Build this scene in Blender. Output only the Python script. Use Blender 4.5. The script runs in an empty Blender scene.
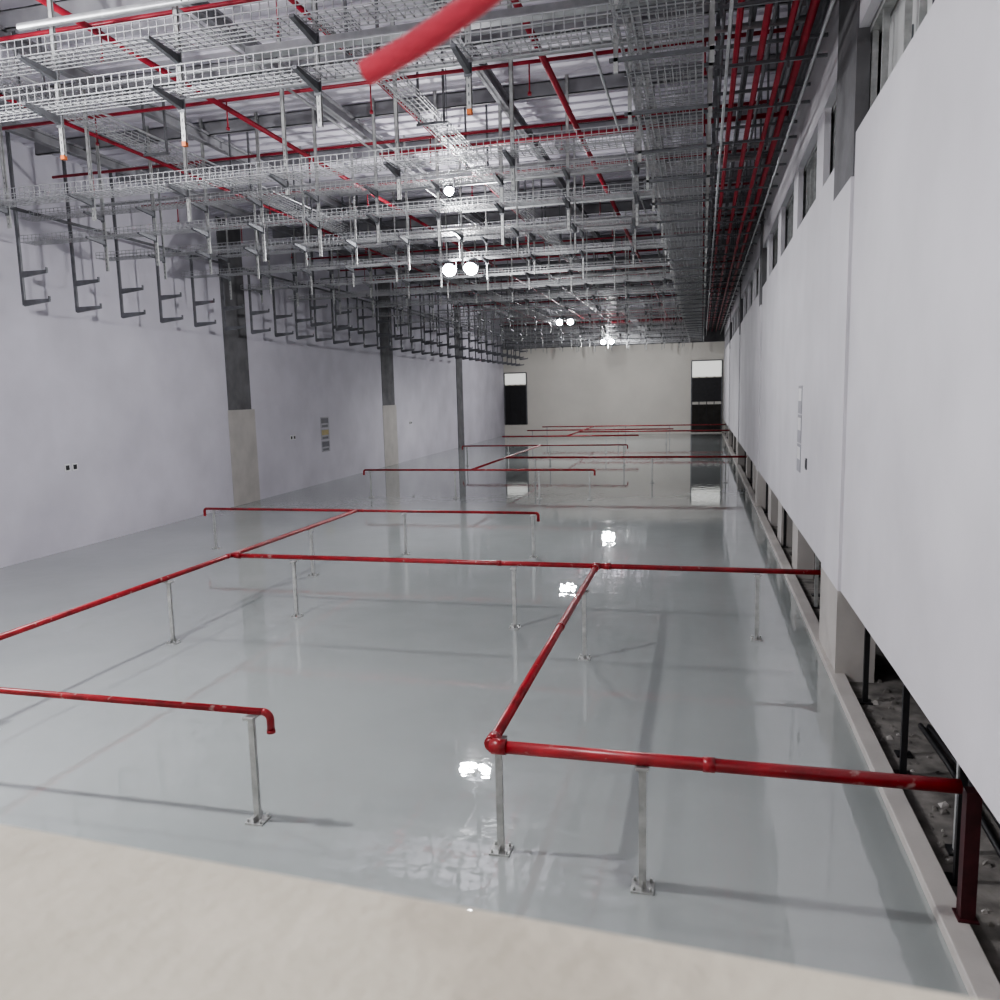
import bpy, math, random
from mathutils import Matrix, Vector
random.seed(7)
C=bpy.context.scene.collection

# ------------------------------------------------------------ materials
def new_mat(name):
    m=bpy.data.materials.new(name);m.use_nodes=True
    nt=m.node_tree;b=nt.nodes['Principled BSDF'];return m,nt,b
def mat(name,col,rough=.5,metal=0.,var=.12,scale=3.,bump=0.,bscale=40.,emit=None,spec=None,coords='Object',var2=None,dust=None):
    m,nt,b=new_mat(name);N=nt.nodes;L=nt.links
    tc=N.new('ShaderNodeTexCoord')
    n=N.new('ShaderNodeTexNoise');n.inputs['Scale'].default_value=scale;n.inputs['Detail'].default_value=6
    L.new(tc.outputs[coords],n.inputs['Vector'])
    r=N.new('ShaderNodeValToRGB')
    a=[c*(1-var) for c in col];d=[min(1,c*(1+var)) for c in col]
    if var2: a=var2
    r.color_ramp.elements[0].position=.3;r.color_ramp.elements[1].position=.7
    r.color_ramp.elements[0].color=(*a,1);r.color_ramp.elements[1].color=(*d,1)
    L.new(n.outputs['Fac'],r.inputs['Fac'])
    src=r.outputs['Color']
    if dust:
        n3=N.new('ShaderNodeTexNoise');n3.inputs['Scale'].default_value=dust[1];n3.inputs['Detail'].default_value=8
        L.new(tc.outputs[coords],n3.inputs['Vector'])
        r3=N.new('ShaderNodeValToRGB');r3.color_ramp.elements[0].position=dust[2];r3.color_ramp.elements[1].position=dust[2]+.1
        L.new(n3.outputs['Fac'],r3.inputs['Fac'])
        mx=N.new('ShaderNodeMixRGB');L.new(r3.outputs['Color'],mx.inputs['Fac']);L.new(src,mx.inputs['Color1']);mx.inputs['Color2'].default_value=(*dust[0],1)
        src=mx.outputs['Color']
    L.new(src,b.inputs['Base Color'])
    b.inputs['Roughness'].default_value=rough;b.inputs['Metallic'].default_value=metal
    if spec is not None:b.inputs['Specular IOR Level'].default_value=spec
    if bump:
        n2=N.new('ShaderNodeTexNoise');n2.inputs['Scale'].default_value=bscale;n2.inputs['Detail'].default_value=4
        L.new(tc.outputs[coords],n2.inputs['Vector'])
        bp=N.new('ShaderNodeBump');bp.inputs['Strength'].default_value=bump;bp.inputs['Distance'].default_value=.02
        L.new(n2.outputs['Fac'],bp.inputs['Height']);L.new(bp.outputs['Normal'],b.inputs['Normal'])
    if emit:
        b.inputs['Emission Color'].default_value=(*emit[0],1);b.inputs['Emission Strength'].default_value=emit[1]
    return m
M_WALL=mat('painted_plaster_white',(.58,.565,.62),.75,var=.09,scale=.5,bump=.15,bscale=6)
M_WALLR=mat('skimmed_drywall_white',(.62,.61,.635),.7,var=.07,scale=.7,bump=.12,bscale=4)
M_FAR=mat('far_plaster',(.70,.68,.62),.8,var=.07,scale=.3,bump=.1,bscale=5)
M_CEIL=mat('metal_deck_white',(.66,.64,.70),.6,var=.08,scale=.5)
M_PURL=mat('purlin_grey_paint',(.27,.27,.285),.6,var=.2,scale=2)
M_CONC=mat('raw_concrete',(.15,.15,.155),.9,var=.25,scale=1.5,bump=.3,bscale=15)
M_PLAST=mat('unpainted_render',(.46,.44,.415),.85,var=.10,scale=1.2,bump=.2,bscale=10)
M_SILL=mat('sill_concrete',(.63,.58,.48),.85,var=.07,scale=7,bump=.35,bscale=45,dust=((.54,.49,.40),3.5,.58))
M_GALV=mat('galvanised_steel',(.45,.46,.465),.42,metal=.62,var=.15,scale=5)
M_STRUT=mat('galvanised_strut',(.43,.44,.43),.5,metal=.38,var=.2,scale=9)
M_GALVD=mat('galvanised_strut_dull',(.17,.175,.185),.5,metal=.5,var=.2,scale=4)
M_RED=mat('red_pipe_paint',(.28,.015,.021),.34,var=.35,scale=5,dust=((.42,.27,.25),9,.64))
M_REDD=mat('red_oxide_steel',(.06,.012,.016),.5,var=.3,scale=9)
M_REDC=mat('sprinkler_red',(.30,.015,.032),.4,var=.2,scale=4)
M_HOSE=mat('hose_red_rubber',(.62,.06,.09),.45,var=.15,scale=12,bump=.3,bscale=60)
M_BLACK=mat('black_steel',(.018,.018,.02),.5,var=.3,scale=6)
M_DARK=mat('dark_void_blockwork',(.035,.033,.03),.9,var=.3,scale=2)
M_GLASS=mat('dusty_window_pane',(.13,.14,.15),.25,var=.25,scale=1.2)
M_PANE=mat('film_covered_pane',(.55,.56,.55),.4,var=.12,scale=2)
M_ORANGE=mat('orange_end_cap',(.60,.16,.04),.5,var=.1)
M_WHITEP=mat('plastic_white',(.75,.75,.75),.4,var=.03)
M_DIRT=mat('cement_dust_floor',(.20,.19,.175),.95,var=.45,scale=4,bump=.5,bscale=12)
M_LAMP=mat('led_emitter',(1,1,1),.4,var=0,emit=((.97,.97,1),300))
M_DAY=mat('daylit_opening_sheet',(.8,.8,.78),.6,var=.04,emit=((.95,.97,.9),.6))
def floor_mat():
    m,nt,b=new_mat('grey_epoxy_floor');N=nt.nodes;L=nt.links
    tc=N.new('ShaderNodeTexCoord')
    n=N.new('ShaderNodeTexNoise');n.inputs['Scale'].default_value=.25;n.inputs['Detail'].default_value=5
    L.new(tc.outputs['Object'],n.inputs['Vector'])
    r=N.new('ShaderNodeValToRGB');r.color_ramp.elements[0].position=.3;r.color_ramp.elements[1].position=.7
    r.color_ramp.elements[0].color=(.305,.33,.322,1);r.color_ramp.elements[1].color=(.37,.395,.385,1)
    L.new(n.outputs['Fac'],r.inputs['Fac']);L.new(r.outputs['Color'],b.inputs['Base Color'])
    n3=N.new('ShaderNodeTexNoise');n3.inputs['Scale'].default_value=.8;n3.inputs['Detail'].default_value=4
    L.new(tc.outputs['Object'],n3.inputs['Vector'])
    mr=N.new('ShaderNodeMapRange');mr.inputs[1].default_value=.35;mr.inputs[2].default_value=.7
    mr.inputs[3].default_value=.005;mr.inputs[4].default_value=.035
    L.new(n3.outputs['Fac'],mr.inputs[0]);L.new(mr.outputs[0],b.inputs['Roughness'])
    n2=N.new('ShaderNodeTexNoise');n2.inputs['Scale'].default_value=3.0;n2.inputs['Detail'].default_value=2
    L.new(tc.outputs['Object'],n2.inputs['Vector'])
    bp=N.new('ShaderNodeBump');bp.inputs['Strength'].default_value=.11;bp.inputs['Distance'].default_value=.02
    L.new(n2.outputs['Fac'],bp.inputs['Height']);L.new(bp.outputs['Normal'],b.inputs['Normal'])
    b.inputs['IOR'].default_value=1.95
    return m
M_FLOOR=floor_mat()

# ------------------------------------------------------------ mesh builder
class MB:
    def __init__(s,mats): s.v=[];s.f=[];s.m=[];s.sm=[];s.mats=mats
    def box(s,a,b,mi=0):
        x0,y0,z0=a;x1,y1,z1=b;k=len(s.v)
        s.v+=[(x0,y0,z0),(x1,y0,z0),(x1,y1,z0),(x0,y1,z0),(x0,y0,z1),(x1,y0,z1),(x1,y1,z1),(x0,y1,z1)]
        for q in ((0,3,2,1),(4,5,6,7),(0,1,5,4),(1,2,6,5),(2,3,7,6),(3,0,4,7)):
            s.f.append(tuple(k+i for i in q));s.m.append(mi);s.sm.append(False)
    def cb(s,c,d,mi=0): s.box([c[i]-d[i]/2 for i in range(3)],[c[i]+d[i]/2 for i in range(3)],mi)
    def prism(s,P,Q,mi=0):
        k=len(s.v);n=len(P);s.v+=[tuple(p) for p in P]+[tuple(q) for q in Q]
        for i in range(n):
            j=(i+1)%n;s.f.append((k+i,k+j,k+n+j,k+n+i));s.m.append(mi);s.sm.append(False)
        s.f.append(tuple(k+i for i in reversed(range(n))));s.f.append(tuple(k+n+i for i in range(n)));s.m+=[mi]*2;s.sm+=[False]*2
    def cyl(s,p,q,r,mi=0,n=12,r2=None,mcap=None):
        p=Vector(p);q=Vector(q);d=(q-p).normalized();r2=r if r2 is None else r2
        a=d.orthogonal().normalized();b=d.cross(a);k=len(s.v)
        for c,rr in ((p,r),(q,r2)):
            for i in range(n):
                t=2*math.pi*i/n;s.v.append(tuple(c+a*math.cos(t)*rr+b*math.sin(t)*rr))
        for i in range(n):
            j=(i+1)%n;s.f.append((k+i,k+j,k+n+j,k+n+i));s.m.append(mi);s.sm.append(True)
        s.f.append(tuple(k+i for i in reversed(range(n))));s.f.append(tuple(k+n+i for i in range(n)));s.m+=[mi]*2;s.sm+=[False]*2
    def tube(s,pts,r,mi=0,n=12):
        P=[Vector(p) for p in pts];k=len(s.v);a=None
        for i,p in enumerate(P):
            d=(P[min(i+1,len(P)-1)]-P[max(i-1,0)]).normalized()
            if a is None:a=d.orthogonal().normalized()
            a=(a-d*a.dot(d)).normalized();b=d.cross(a)
            for j in range(n):
                t=2*math.pi*j/n;s.v.append(tuple(p+a*math.cos(t)*r+b*math.sin(t)*r))
        for i in range(len(P)-1):
            for j in range(n):
                j2=(j+1)%n;s.f.append((k+i*n+j,k+i*n+j2,k+(i+1)*n+j2,k+(i+1)*n+j));s.m.append(mi);s.sm.append(True)
        e=k+(len(P)-1)*n
        s.f.append(tuple(k+i for i in reversed(range(n))));s.f.append(tuple(e+i for i in range(n)));s.m+=[mi]*2;s.sm+=[False]*2
    def mesh(s,name):
        me=bpy.data.meshes.new(name);me.from_pydata(s.v,[],s.f)
        for m in s.mats:me.materials.append(m)
        me.polygons.foreach_set('material_index',s.m);me.polygons.foreach_set('use_smooth',s.sm);me.update();return me
    def obj(s,name,parent=None,loc=(0,0,0),bevel=0,rot=0):
        o=bpy.data.objects.new(name,s.mesh(name));C.objects.link(o);o.location=loc;o.rotation_euler=(0,0,rot)
        if parent:o.parent=parent
        if bevel:
            b=o.modifiers.new('bevel','BEVEL');b.width=bevel;b.segments=2;b.limit_method='ANGLE'
        return o

XL,XR,YF,ZC=-17.3,1.8,74.,10.6
LW=dict(loc=(-16.45,0,0),rot=.022)   # left wall is a touch out of square
# ------------------------------------------------------------ shell
b=MB([M_FLOOR]);b.box((-18.4,.2,-.15),(1.74,YF+.2,0));b.obj('floor')
b=MB([M_CEIL]);b.box((-18.4,.2,ZC),(3.4,YF+.2,ZC+.2))
for i in range(150):
    y=.8+i*.49;b.box((-17.9,y,ZC-.05),(3.2,y+.2,ZC))
b.obj('ceiling')
b=MB([M_WALL,M_CONC,M_PLAST,M_BLACK])
b.box((-.25,.2,0),(0,YF+.1,ZC))
for y0,zb,w in ((11.9,3.5,1.6),(26.6,3.6,1.6),(42.4,3.45,1.9)):
    b.box((0,y0,zb),(.03,y0+w,ZC-.06),1)
    b.box((0,y0-.05,0),(.02,y0+w+.25,zb),2)
b.box((0,57.7,.0),(.05,59.3,ZC-.06),1)
b.obj('wall_left',**LW)
b=MB([M_FAR,M_CONC]);b.box((-18.5,YF,0),(3.4,YF+.25,8.0));b.box((-18.5,YF,8.0),(3.4,YF+.25,ZC),1)
b.obj('wall_far')
me=MB([M_SILL])
me.prism([(XL,1.76,0),(1.8,.655,0),(1.8,.25,0),(XL,.25,0)][::-1],[(XL,1.76,3.45),(1.8,.655,3.45),(1.8,.25,3.45),(XL,.25,3.45)][::-1])
me.obj('wall_near',bevel=.012)
b=MB([M_WALL]);b.box((XL,.25,6.6),(1.8,.55,ZC));b.obj('wall_near_lintel')

b=MB([M_WALLR,M_PLAST,M_CONC])
ZB,ZT=1.24,7.13
pil=[(11.35,12.9),(27.5,28.6),(42.5,43.6),(57.5,58.6)]
b.box((1.84,.2,ZB),(1.96,11.35,ZT))
prev=12.9
for y0,y1 in pil[1:]+[(YF,YF)]:
    b.box((1.84,prev,ZB),(1.96,y0,ZT));prev=y1
for y0,y1 in pil:
    b.box((1.8,y0,1.24),(2.0,y1,6.6),0)
    b.box((1.8,y0,-.02),(2.3,y1,1.24),1)
    b.box((1.82,y0,6.6),(1.98,y1,ZC-.06),2)
b.box((1.84,12.9,8.35),(1.96,YF,ZC-.06));b.box((1.84,.2,8.35),(1.96,11.35,ZC-.06))
y=12.2
while y<YF:
    if not any(a-1<y+2.5<c+.3 for a,c in pil):
        b.box((1.85,y+2.1,ZT),(1.95,y+2.9,8.35))
    y+=3.6
b.obj('wall_right')
b=MB([M_GLASS,M_STRUT,M_WHITEP,M_PANE])
b.box((2.12,11.4,ZT),(2.14,YF,8.35),0);b.box((2.12,.2,ZT),(2.14,11.3,8.35),3)
y=.9
while y<YF-1:
    b.box((1.99,y,ZT),(2.06,y+.04,8.35),1);y+=(.6 if int(y)%3 else 1.1)
b.box((1.97,.2,ZT-.02),(2.1,YF,ZT+.05),1);b.box((1.97,.2,8.28),(2.1,YF,8.36),1)
for y in (4.2,4.9,5.7,6.6,7.5,8.6,9.6):
    b.cb((2.11,y+.3,7.6),(.01,.22,.03),0);b.cb((2.11,y+.2,7.6),(.01,.03,.25),0);b.cb((2.11,y+.4,7.6),(.01,.03,.25),0)
b.obj('window_1')
b=MB([M_PLAST]);b.box((1.74,.2,-.15),(1.93,YF,.09));b.obj('trim_1',bevel=.01)
b=MB([M_DIRT]);b.box((1.93,.2,-.15),(3.2,YF,-.02));b.obj('service_trench_floor')
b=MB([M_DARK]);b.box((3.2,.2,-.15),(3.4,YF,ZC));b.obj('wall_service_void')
b=MB([M_BLACK,M_STRUT,M_PLAST])
ys=[4.6,5.3,6.75,7.2,8.6,9.1,10.6]
y=13.6
while y<YF-1:
    ys.append(y);y+=random.choice((.9,1.6,2.4))
for i,y in enumerate(ys):
    if not any(a-.1<y<c+.1 for a,c in pil):
        b.cb((2.05+.12*(i%2),y,.61),(.06,.05,1.24),1 if i%5==3 else 0);b.cb((2.05+.12*(i%2),y,-.01),(.16,.16,.02))
for y in(17.5,21,24.2,32,37,48,53,63,68): b.box((1.97,y,-.02),(2.3,y+1.0,ZB+.1),2)
b.obj('stud_framing')
b=MB([M_BLACK,M_GALVD]);
for x,r,z in ((2.52,.03,.01),(2.64,.025,.005),(2.76,.04,.02)):
    pts=[(x+.03*math.sin(i*1.3+x*9),.9+i*1.0,z) for i in range(10)];b.tube(pts,r,0 if r<.04 else 1,8)
b.obj('service_void_conduits')
b=MB([M_DIRT,M_PLAST])
for i in range(100):
    s=random.uniform(.012,.045);y=random.uniform(5.9,14);x=random.uniform(2.02,2.42);k=len(b.v)
    for dx,dy,dz in((-1,-1,0),(1,-.8,0),(.9,1,0),(-.8,1.1,0),(-.5,-.4,.9),(.6,-.5,.7),(.4,.6,1),(-.6,.4,.6)):
        b.v.append((x+dx*s*random.uniform(.7,1.3),y+dy*s*random.uniform(.7,1.3),-.02+dz*s))
    for q in ((0,3,2,1),(4,5,6,7),(0,1,5,4),(1,2,6,5),(2,3,7,6),(3,0,4,7)):
        b.f.append(tuple(k+j for j in q));b.m.append(1 if i%6==0 else 0);b.sm.append(False)
b.obj('construction_rubble')
b=MB([M_DIRT,M_GALVD]);b.cyl((2.25,5.6,-.02),(2.25,5.6,.33),.15,0,24,.18);b.cyl((2.25,5.6,.32),(2.25,5.6,.35),.19,0,24)
b.tube([(2.25+.18*math.cos(t),5.6,.33+.16*math.sin(t)) for t in [i*math.pi/10 for i in range(11)]],.006,1,6)
b.obj('plastic_bucket')

def opening(name,x0,x1,zs):
    b=MB([M_DAY,M_BLACK,M_GALVD,M_DARK])
    for z0,z1,k in zs: b.box((x0,YF-.06,z0),(x1,YF-.02,z1),k)
    z0=min(z[0] for z in zs);z1=max(z[1] for z in zs)
    for x in (x0,x1):b.box((x-.05,YF-.1,z0),(x+.05,YF,z1),2)
    b.box((x0,YF-.1,z1-.05),(x1,YF,z1+.05),2)
    for i in range(1,4):
        b.box((x0+(x1-x0)*i/4-.03,YF-.09,z0),(x0+(x1-x0)*i/4+.03,YF-.06,zs[0][0]),1)
    b.obj(name)
opening('window_2',-18.0,-15.9,[(4.75,5.8,0),(1.0,4.65,1)])
opening('window_3',-.9,1.7,[(5.0,6.4,0),(2.8,4.9,1),(.1,2.55,3)])

# ------------------------------------------------------------ pipe rails
def stand(b,x,y,zt=1.05,axis='x'):
    w=.042
    b.box((x-w/2-.008,y-w/2,0.012),(x+w/2+.008,y+w/2,zt-.055),1)
    b.cb((x,y,.008),(.18,.18,.016),1)
    for dx in(-.065,.065):
        for dy in(-.065,.065): b.cyl((x+dx,y+dy,.016),(x+dx,y+dy,.05),.012,1,6)
    if axis=='x': b.cb((x,y,zt-.06),(.10,.14,.02),1)
    else: b.cb((x,y,zt-.06),(.14,.10,.02),1)
    b.box((x-.004,y-.08,.016),(x+.004,y+.08,.07),1)
def pipe(b,p,q,r=.05,cp=6):
    b.cyl(p,q,r,0,16)
    L=(Vector(q)-Vector(p));n=int(L.length//cp)
    for i in range(1,n+1):
        c=Vector(p)+L*(i/(n+1));d=L.normalized()*.045
        b.cyl(c-d,c+d,r*1.13,0,16)
def coupling(b,p,axis,r=.05):
    a=Vector((1,0,0)) if axis=='x' else Vector((0,1,0)) if axis=='y' else Vector((0,0,1))
    p=Vector(p);b.cyl(p-a*.06,p+a*.06,r*1.22,0,16)
def drop_end(b,x,y,z,sx,r=.045):
    pts=[(x,y,z)]+[(x+sx*.07*math.sin(t),y,z-.07*(1-math.cos(t))) for t in [i*math.pi/12 for i in range(1,7)]]+[(x+sx*.07,y,z-.17)]
    b.tube(pts,r*1.1,0,14);b.cyl((x+sx*.07,y,z-.17),(x+sx*.07,y,z-.2),r*1.25,0,14)
ZP=1.1
N='red_fire_pipe_on_stands'
b=MB([M_RED,M_STRUT,M_REDD])
pipe(b,(-1.68,6.1,ZP),(1.84,6.1,ZP),.052,1.9);pipe(b,(-1.68,6.1,ZP),(-1.68,13.02,ZP),.046)
coupling(b,(-1.6,6.1,ZP),'x',.052);coupling(b,(-1.68,6.2,ZP),'y');coupling(b,(-1.68,12.9,ZP),'y')
stand(b,-.43,6.1,ZP);stand(b,-1.68,6.38,ZP,'y');stand(b,-1.68,11.6,ZP,'y')
b.obj(N)
b=MB([M_REDD]);b.box((1.87,6.05,.1),(1.97,6.15,1.08));b.cb((1.92,6.1,.095),(.14,.16,.012));b.obj('red_oxide_support_post')
b=MB([M_RED,M_STRUT]);pipe(b,(-12.9,6.4,ZP),(-3.95,6.4,ZP),.033);drop_end(b,-3.95,6.4,ZP,1,.033)
for x in(-4.08,-7.6,-11):stand(b,x,6.4,ZP)
b.obj(N)
b=MB([M_RED,M_STRUT]);pipe(b,(-8.55,13.1,ZP),(1.84,13.1,ZP),.042)
pipe(b,(-8.55,7.2,ZP),(-8.55,18.8,ZP),.042)
for x in(-8.4,-1.68,-1.5):coupling(b,(x,13.1,ZP),'x',.045)
for x in(-7.2,-3.08,.88):stand(b,x,13.0,ZP)
for y in(7.6,11.2,16.2):stand(b,-8.5,y,ZP,'y')
pipe(b,(-12.9,18.8,ZP),(-3.88,18.8,ZP),.033);drop_end(b,-3.88,18.8,ZP,1,.033);drop_end(b,-12.9,18.8,ZP,-1,.033)
for x in(-12.7,-7.25,-3.95):stand(b,x,18.8,ZP)
b.obj(N)
y0=29.4
b=MB([M_RED,M_STRUT]);pipe(b,(-12.9,y0,ZP),(-3.88,y0,ZP),.036);drop_end(b,-3.88,y0,ZP,1,.033);drop_end(b,-12.9,y0,ZP,-1,.033)
for x in(-12.7,-9.2,-5.9,-4):stand(b,x,y0,ZP)
pipe(b,(-8.55,y0,ZP),(-8.55,43,ZP),.04);pipe(b,(-8.55,35.1,ZP),(1.84,35.1,ZP),.045)
for x in(-7.2,-2.05,1):stand(b,x,35.0,ZP)
pipe(b,(-12.9,43,ZP),(-3.88,43,ZP),.036);drop_end(b,-3.88,43,ZP,1,.033);drop_end(b,-12.9,43,ZP,-1,.033)
for x in(-12.7,-8,-4):stand(b,x,43,ZP)
b.obj(N)
b=MB([M_RED,M_STRUT]);pipe(b,(-12.9,60,ZP),(-2,60,ZP),.045);pipe(b,(-8.55,52,ZP),(-8.55,66,ZP),.045)
pipe(b,(-8.55,57,ZP),(1.84,57,ZP),.05);pipe(b,(-12.9,52,ZP),(-3.9,52,ZP),.045);pipe(b,(-12.9,66,ZP),(1.84,66,ZP),.045)
for x in(-12.5,-6,-2.5):
    for y in(52,60,66):
        if not(x==-2.5 and y==52):stand(b,x,y,ZP)
b.obj(N)

# ------------------------------------------------------------ wire mesh trays
def tray_mesh(L,w=.4,h=.11,axis='x',pitch=.1,wr=.0045):
    b=MB([M_GALV]);n=int(L/pitch)
    def bx(x0,y0,z0,x1,y1,z1):
        if axis=='x': b.box((x0,y0,z0),(x1,y1,z1))
        else: b.box((-y1,x0,z0),(-y0,x1,z1))
    for i in range(n+1):
        x=i*pitch
        bx(x-wr,-w/2,-wr,x+wr,w/2,wr);bx(x-wr,-w/2-wr,0,x+wr,-w/2+wr,h);bx(x-wr,w/2-wr,0,x+wr,w/2+wr,h)
    k=int(w/.09)
    for j in range(k+1):
        y=-w/2+j*w/k;bx(0,y-wr,-2*wr,L,y+wr,0)
    for s in(-1,1):
        for z in(h*.5,h): bx(0,s*w/2-wr*1.3,z-wr,L,s*w/2+wr*1.3,z+wr)
    return b.mesh('wire_mesh_tray_geo')
TX=tray_mesh(15.4,w=.46,h=.15,pitch=.12,wr=.005)
TXN=tray_mesh(15.4,w=.5,h=.20,pitch=.12,wr=.006)
def strut_row(b,xs,y,zb,zt=ZC-.06,arms=(7.97,8.55),dir=-1,al=.62,w=.028,cap=True):
    for n,x in enumerate(xs):
        zz=zb+(random.uniform(-.25,.1) if not cap else 0)
        b.box((x-w,y,zz),(x+w,y+.006,zt),0)
        b.box((x-w,y,zz),(x-w+.006,y+.04,zt),0);b.box((x+w-.006,y,zz),(x+w,y+.04,zt),0)
        for k in range(10): b.box((x-.008,y-.002,zz+.06+k*.1),(x+.008,y+.001,zz+.1+k*.1),2)
        if cap and n%3!=2: b.cb((x,y+.02,zz-.02),(.06,.06,.06),1)
        for z in arms:
            h0,h1=.11,.04;yy=y+dir*al
            b.prism([(x-.03,y,z-h0),(x-.03,yy,z-h1),(x-.03,yy,z),(x-.03,y,z)],[(x+.03,y,z-h0),(x+.03,yy,z-h1),(x+.03,yy,z),(x+.03,y,z)],2)
            b.cb((x,y-.005,z-.05),(.10,.012,.18),2)
rows=[6.6,10.0,14.1,17.6,20.2,24,27.5,31,35,39,43,47,51,55,59.5,64,68.5,72]
for i,y in enumerate(rows):
    e=bpy.data.objects.new('cable_tray_run',None);C.objects.link(e)
    for z in(7.98,8.56):
        if z>8.3 and i in(2,4,7,10,13): continue
        o=bpy.data.objects.new('wire_mesh_tray',TXN if i<3 else TX);C.objects.link(o);o.parent=e;o.location=(-16.4,y-.32,z)
    b=MB([M_STRUT,M_ORANGE,M_GALVD])
    off=(.35,0,-.9,.6)[i%4]
    xs=[-15+off+2.05*j for j in range(7)]
    if i>2: xs=[-15+off+1.45*j for j in range(10)]
    if i==1: xs=[-14.9,-12.85,-10.8,-8.75,-6.8,-4.8,-2.8]
    if i==2: xs=[-15.9,-13.8,-11.75,-9.6,-7.5,-5.3,-3.2]
    strut_row(b,xs,y,7.45 if i!=2 else 7.65,w=.035 if i<4 else .025,arms=(7.97,8.55) if i not in(2,4,7,10,13) else (7.97,),cap=i<2)
    b.obj('strut_hangers',parent=e)
TY=tray_mesh(72,w=.95,h=.12,axis='y',pitch=.16,wr=.006)
e=bpy.data.objects.new('cable_tray_run',None);C.objects.link(e)
for x,z in((-.5,8.05),(-.5,8.6)):
    o=bpy.data.objects.new('wire_mesh_tray',TY);C.objects.link(o);o.parent=e;o.location=(x,1.5,z)
b=MB([M_GALVD,M_STRUT])
y=2.5
while y<73:
    for x in(-1.06,.08):b.cb((x,y,9.2),(.055,.045,2.7),1)
    for z in(8.0,8.55):b.cb((-.49,y,z),(1.3,.045,.045),0)
    for z in(8.82,9.1):b.cb((.95,y+.9,z),(1.6,.045,.045),0)
    for x in(.2,1.2):b.cb((x,y+.9,9.6),(.04,.04,1.8),0)
    y+=2
b.obj('trapeze_hangers',parent=e)
TY2=tray_mesh(62,w=.4,h=.12,axis='y',pitch=.2,wr=.006)
for x,z in((-5,9.1),(-11,9.1)):
    e=bpy.data.objects.new('cable_tray_run',None);C.objects.link(e)
    o=bpy.data.objects.new('wire_mesh_tray',TY2);C.objects.link(o);o.parent=e;o.location=(x,11,z)
    b=MB([M_GALVD]);y=12
    while y<72:
        b.cb((x-.25,y,z+.7),(.04,.04,1.5));b.cb((x+.25,y,z+.7),(.04,.04,1.5));b.cb((x,y,z-.03),(.6,.045,.04));y+=3.2
    b.obj('trapeze_hangers',parent=e)
b=MB([M_GALVD,M_ORANGE])
for X,zb,y0,st in((-16.0,6.4,11.6,1.75),(-15.4,6.9,31,2.4)):
    y=y0
    while y<73:
        b.box((X-.035,y-.03,zb),(X+.035,y+.03,8.7 if int(y)%2 else ZC-.06))
        for z in(zb+.12,zb+.8):
            b.prism([(X,y-.025,z-.14),(X+.75,y-.025,z-.06),(X+.75,y-.025,z+.01),(X,y-.025,z+.01)],[(X,y+.025,z-.14),(X+.75,y+.025,z-.06),(X+.75,y+.025,z+.01),(X,y+.025,z+.01)],0)
            b.cb((X+.74,y,z+.02),(.03,.05,.1))
        y+=st
    b.box((X-.03,y0,8.65),(X+.03,73.5,8.72))
b.obj('cantilever_support_brackets',rot=.008)
# ------------------------------------------------------------ ceiling services
b=MB([M_REDC])
for x,z,r in((-2.66,9.6,.06),(-5.7,9.6,.04),(-9,9.6,.05),(-12.5,9.6,.04),(.45,8.95,.045),(.8,8.9,.05),(1.12,8.85,.045),(1.4,9.0,.06)):
    b.cyl((x,1.2,z),(x,YF-.2,z),r,0,10)
y=4.5
while y<YF-1:
    b.cyl((-16.2,y,9.75),(1.5,y,9.75),.035,0,8)
    for x in range(-15,1,3):
        b.cyl((x,y,9.75),(x,y,9.25),.015,0,6);b.cyl((x,y,9.25),(x,y,9.2),.035,0,8)
    y+=3.4
y=8
while y<YF-1:
    b.cyl((-7,y,9.3),(1.6,y,9.3),.05,0,8);y+=9.5
b.obj('sprinkler_pipe_network')
b=MB([M_PURL])
y=3.2
while y<YF-1:
    b.box((-16.3,y,10.2),(1.78,y+.08,10.22));b.box((-16.3,y,10.2),(1.78,y+.012,10.5));b.box((-16.3,y,10.48),(1.78,y+.08,10.5))
    y+=2.9
for x in(-15,-11.5,-7.8,-4.2,-1.2,1.4):
    b.box((x,1,10.0),(x+.16,YF-.1,10.02));b.box((x+.07,1,10),(x+.09,YF-.1,10.25));b.box((x,1,10.2),(x+.16,YF-.1,10.25))
b.obj('steel_purlins')
b=MB([M_GALV,M_GALVD])
for y,z in((9,9.15),(12.3,9.3),(19,9.2),(26,9.3),(33,9.1),(41,9.2),(49,9.2)):
    b.cyl((-16.2,y,z),(1.5,y,z),.03,0,8);b.cyl((-9,y+.7,z-.1),(1.5,y+.7,z-.1),.05,0,8)
for x,z in((-1.7,9.3),(-7,9.3),(-11,9.4),(.3,8.5),(1.5,8.6)):
    b.cyl((x,1.2,z),(x,YF-.2,z),.025,0,8)
for x,z in((.25,9.2),(.35,9.2),(.62,9.2),(.68,9.3),(.95,9.2),(1.27,9.2),(1.6,9.2)):
    b.cyl((x,1.2,z),(x,YF-.2,z),.028,1,8)
b.box((1.45,1.2,9.5),(1.75,YF-.2,9.7),1)
b.obj('electrical_conduits')
b=MB([M_GALV])
for y in (11.2,22,36,52):
    b.box((-6.5,y,8.98),(.2,y+.22,9.08))
b.obj('galvanised_cable_trunking')
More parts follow.
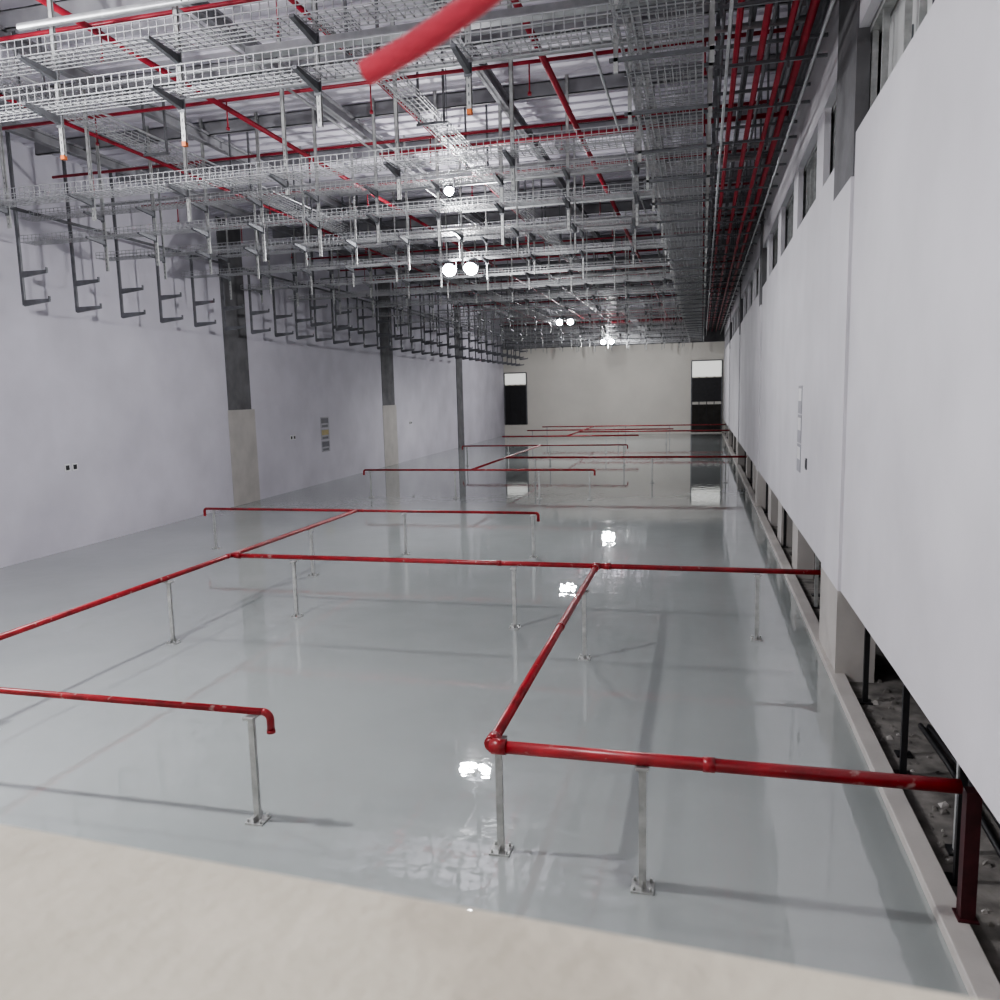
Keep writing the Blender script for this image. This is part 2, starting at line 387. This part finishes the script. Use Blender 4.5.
# ------------------------------------------------------------ lamps (floodlights tipped toward the near end)
def lamp(x,y,z,W,pair=True,s=.2,light='POINT'):
    b=MB([M_LAMP,M_GALVD])
    n=Vector((.1,-.8,-.6)).normalized()
    for dx in((-.32,.32) if pair else (0,)):
        c=Vector((x+dx,y,z))
        b.cyl(c,c+n*.02,s*.88,0,24);b.cyl(c-n*.08,c,s,1,24);b.cyl(c-n*.14,c-n*.08,s*.6,1,16)
        b.box((x+dx-s-.02,y-.01,z-.02),(x+dx-s,y+.03,z+.25),1);b.box((x+dx+s,y-.01,z-.02),(x+dx+s+.02,y+.03,z+.25),1)
        b.box((x+dx-s-.02,y-.01,z+.24),(x+dx+s+.02,y+.03,z+.26),1)
    b.cb((x,y+.01,z+.28),(1.0,.04,.04),1);b.cyl((x,y+.01,z+.28),(x,y+.01,ZC-.055),.012,1,6)
    o=b.obj('led_floodlight')
    l=bpy.data.lights.new('floodlight_bulb',light);l.energy=W;l.shadow_soft_size=.13;l.color=(.985,.98,1)
    if light=='SPOT': l.spot_size=math.radians(165);l.spot_blend=.5
    lo=bpy.data.objects.new('floodlight_bulb',l);C.objects.link(lo);lo.location=(x,y-.25,z-.22);lo.parent=o
lamp(-8,6.0,7.7,1800);lamp(-6.7,22.5,7.5,1150);lamp(-7.8,47.3,8,1900,light='SPOT');lamp(-7.1,63,7.7,1700)
lamp(-5.1,16.5,8.15,100,False,.1);lamp(-11.8,9.3,8.9,520,False)
b=MB([M_LAMP,M_GALVD]);b.cb((0,-2.5,6.2),(.2,.2,.04),0);b.cb((0,-2.5,6.25),(.36,.36,.08),1);b.cyl((0,-2.5,6.25),(0,-2.5,7.2),.01,1,6)  # unseen fixture added behind the camera to brighten sill and right wall
o=b.obj('added_fill_fixture')
l=bpy.data.lights.new('added_fill_light','AREA');l.energy=90;l.size=.5;l.color=(1,.95,.87)
lo=bpy.data.objects.new('added_fill_light',l);C.objects.link(lo);lo.location=(0,-2.5,6.15);lo.parent=o

# ------------------------------------------------------------ small things
def poster(name,y,w,z0,z1,cols,left=True):
    # local frame: x = out of the wall, y along the wall
    b=MB(cols);h=z1-z0
    b.box((0.001,0,0),(.011,w,h),0)
    b.box((.011,.08*w,.45*h),(.013,.92*w,.9*h),1)
    b.box((.011,.15*w,.1*h),(.013,.85*w,.3*h),2)
    if left: b.obj(name,loc=(-16.45-.022*y,y,z0),rot=.022)
    else: b.obj(name,loc=(1.84,y+w,z0),rot=math.pi)
M_Y=mat('poster_yellow',(.4,.33,.15),.5);M_B=mat('poster_ink',(.13,.13,.15),.5);M_P=mat('poster_paper',(.35,.35,.38),.5)
for i,c in enumerate((M_B,M_Y,M_B)):
    poster('safety_poster',34.3,.9,1.45+i*.55,1.97+i*.55,[M_P,c,M_B])
for i in range(3):
    poster('notice_sheet',16.2,.55,2.35+i*.56,2.88+i*.56,[M_P,M_WHITEP,M_P],False)
def outlet(y,z):
    b=MB([M_WHITEP,M_BLACK]);
    for k in(-.14,.14):
        b.cb((.012,k,0),(.02,.2,.2),0);b.cb((.024,k,0),(.006,.13,.13),1)
    b.obj('wall_socket',loc=(-16.45-.022*y,y,z),rot=.022)
outlet(18.5,2.25);outlet(31.5,2.3);outlet(47,2.3)
b=MB([M_GALVD,M_BLACK]);b.cb((1.828,15.3,2.6),(.02,.14,.2),0);b.cb((1.816,15.3,2.6),(.006,.09,.14),1);b.obj('wall_switch')
P=[(-.415,1.0,4.402),(-.396,.998,4.408),(-.35,.99,4.421),(-.308,.98,4.434),(-.27,.965,4.444),(-.238,.95,4.452),(-.19,.93,4.478),(-.12,.88,4.53),(-.05,.8,4.65),(0,.7,4.9),(0,.55,5.6),(0,.4,6.62)]
b=MB([M_HOSE,M_BLACK])
c=[]
for i in range(len(P)-1):
    for k in range(5):
        c.append(tuple(Vector(P[i]).lerp(Vector(P[i+1]),k/5)))
c.append(P[-1]);b.tube(c,.0155,0,20)
d=(Vector(P[0])-Vector(P[1])).normalized();b.cyl(Vector(P[0]),Vector(P[0])+d*.0006,.012,1,16)
o=b.obj('red_flexible_hose');s=o.modifiers.new('s','SMOOTH');s.factor=.5;s.iterations=3
# ------------------------------------------------------------ world, camera
w=bpy.data.worlds.new('world');bpy.context.scene.world=w;w.use_nodes=True
bg=w.node_tree.nodes['Background'];bg.inputs[0].default_value=(.9,.91,1,1);bg.inputs[1].default_value=.62
cd=bpy.data.cameras.new('camera');co=bpy.data.objects.new('camera',cd);C.objects.link(co)
cd.sensor_width=36;cd.lens=28.87;cd.clip_end=300;cd.clip_start=.05
Yv=Vector((202,-112,802)).normalized();Xv=Vector((3200,30,-802));Xv=(Xv-Yv*Xv.dot(Yv)).normalized();Zv=Xv.cross(Yv)
R=Matrix(((Xv[0],-Xv[1],-Xv[2]),(Yv[0],-Yv[1],-Yv[2]),(Zv[0],-Zv[1],-Zv[2])))
co.matrix_world=Matrix.Translation((0,0,4))@R.to_4x4()
cd.dof.use_dof=True;cd.dof.focus_distance=13;cd.dof.aperture_fstop=4
bpy.context.scene.camera=co
try: bpy.context.scene.view_settings.look='AgX - Medium High Contrast'
except Exception as ex: print(ex)
bpy.context.scene.view_settings.exposure=-.12
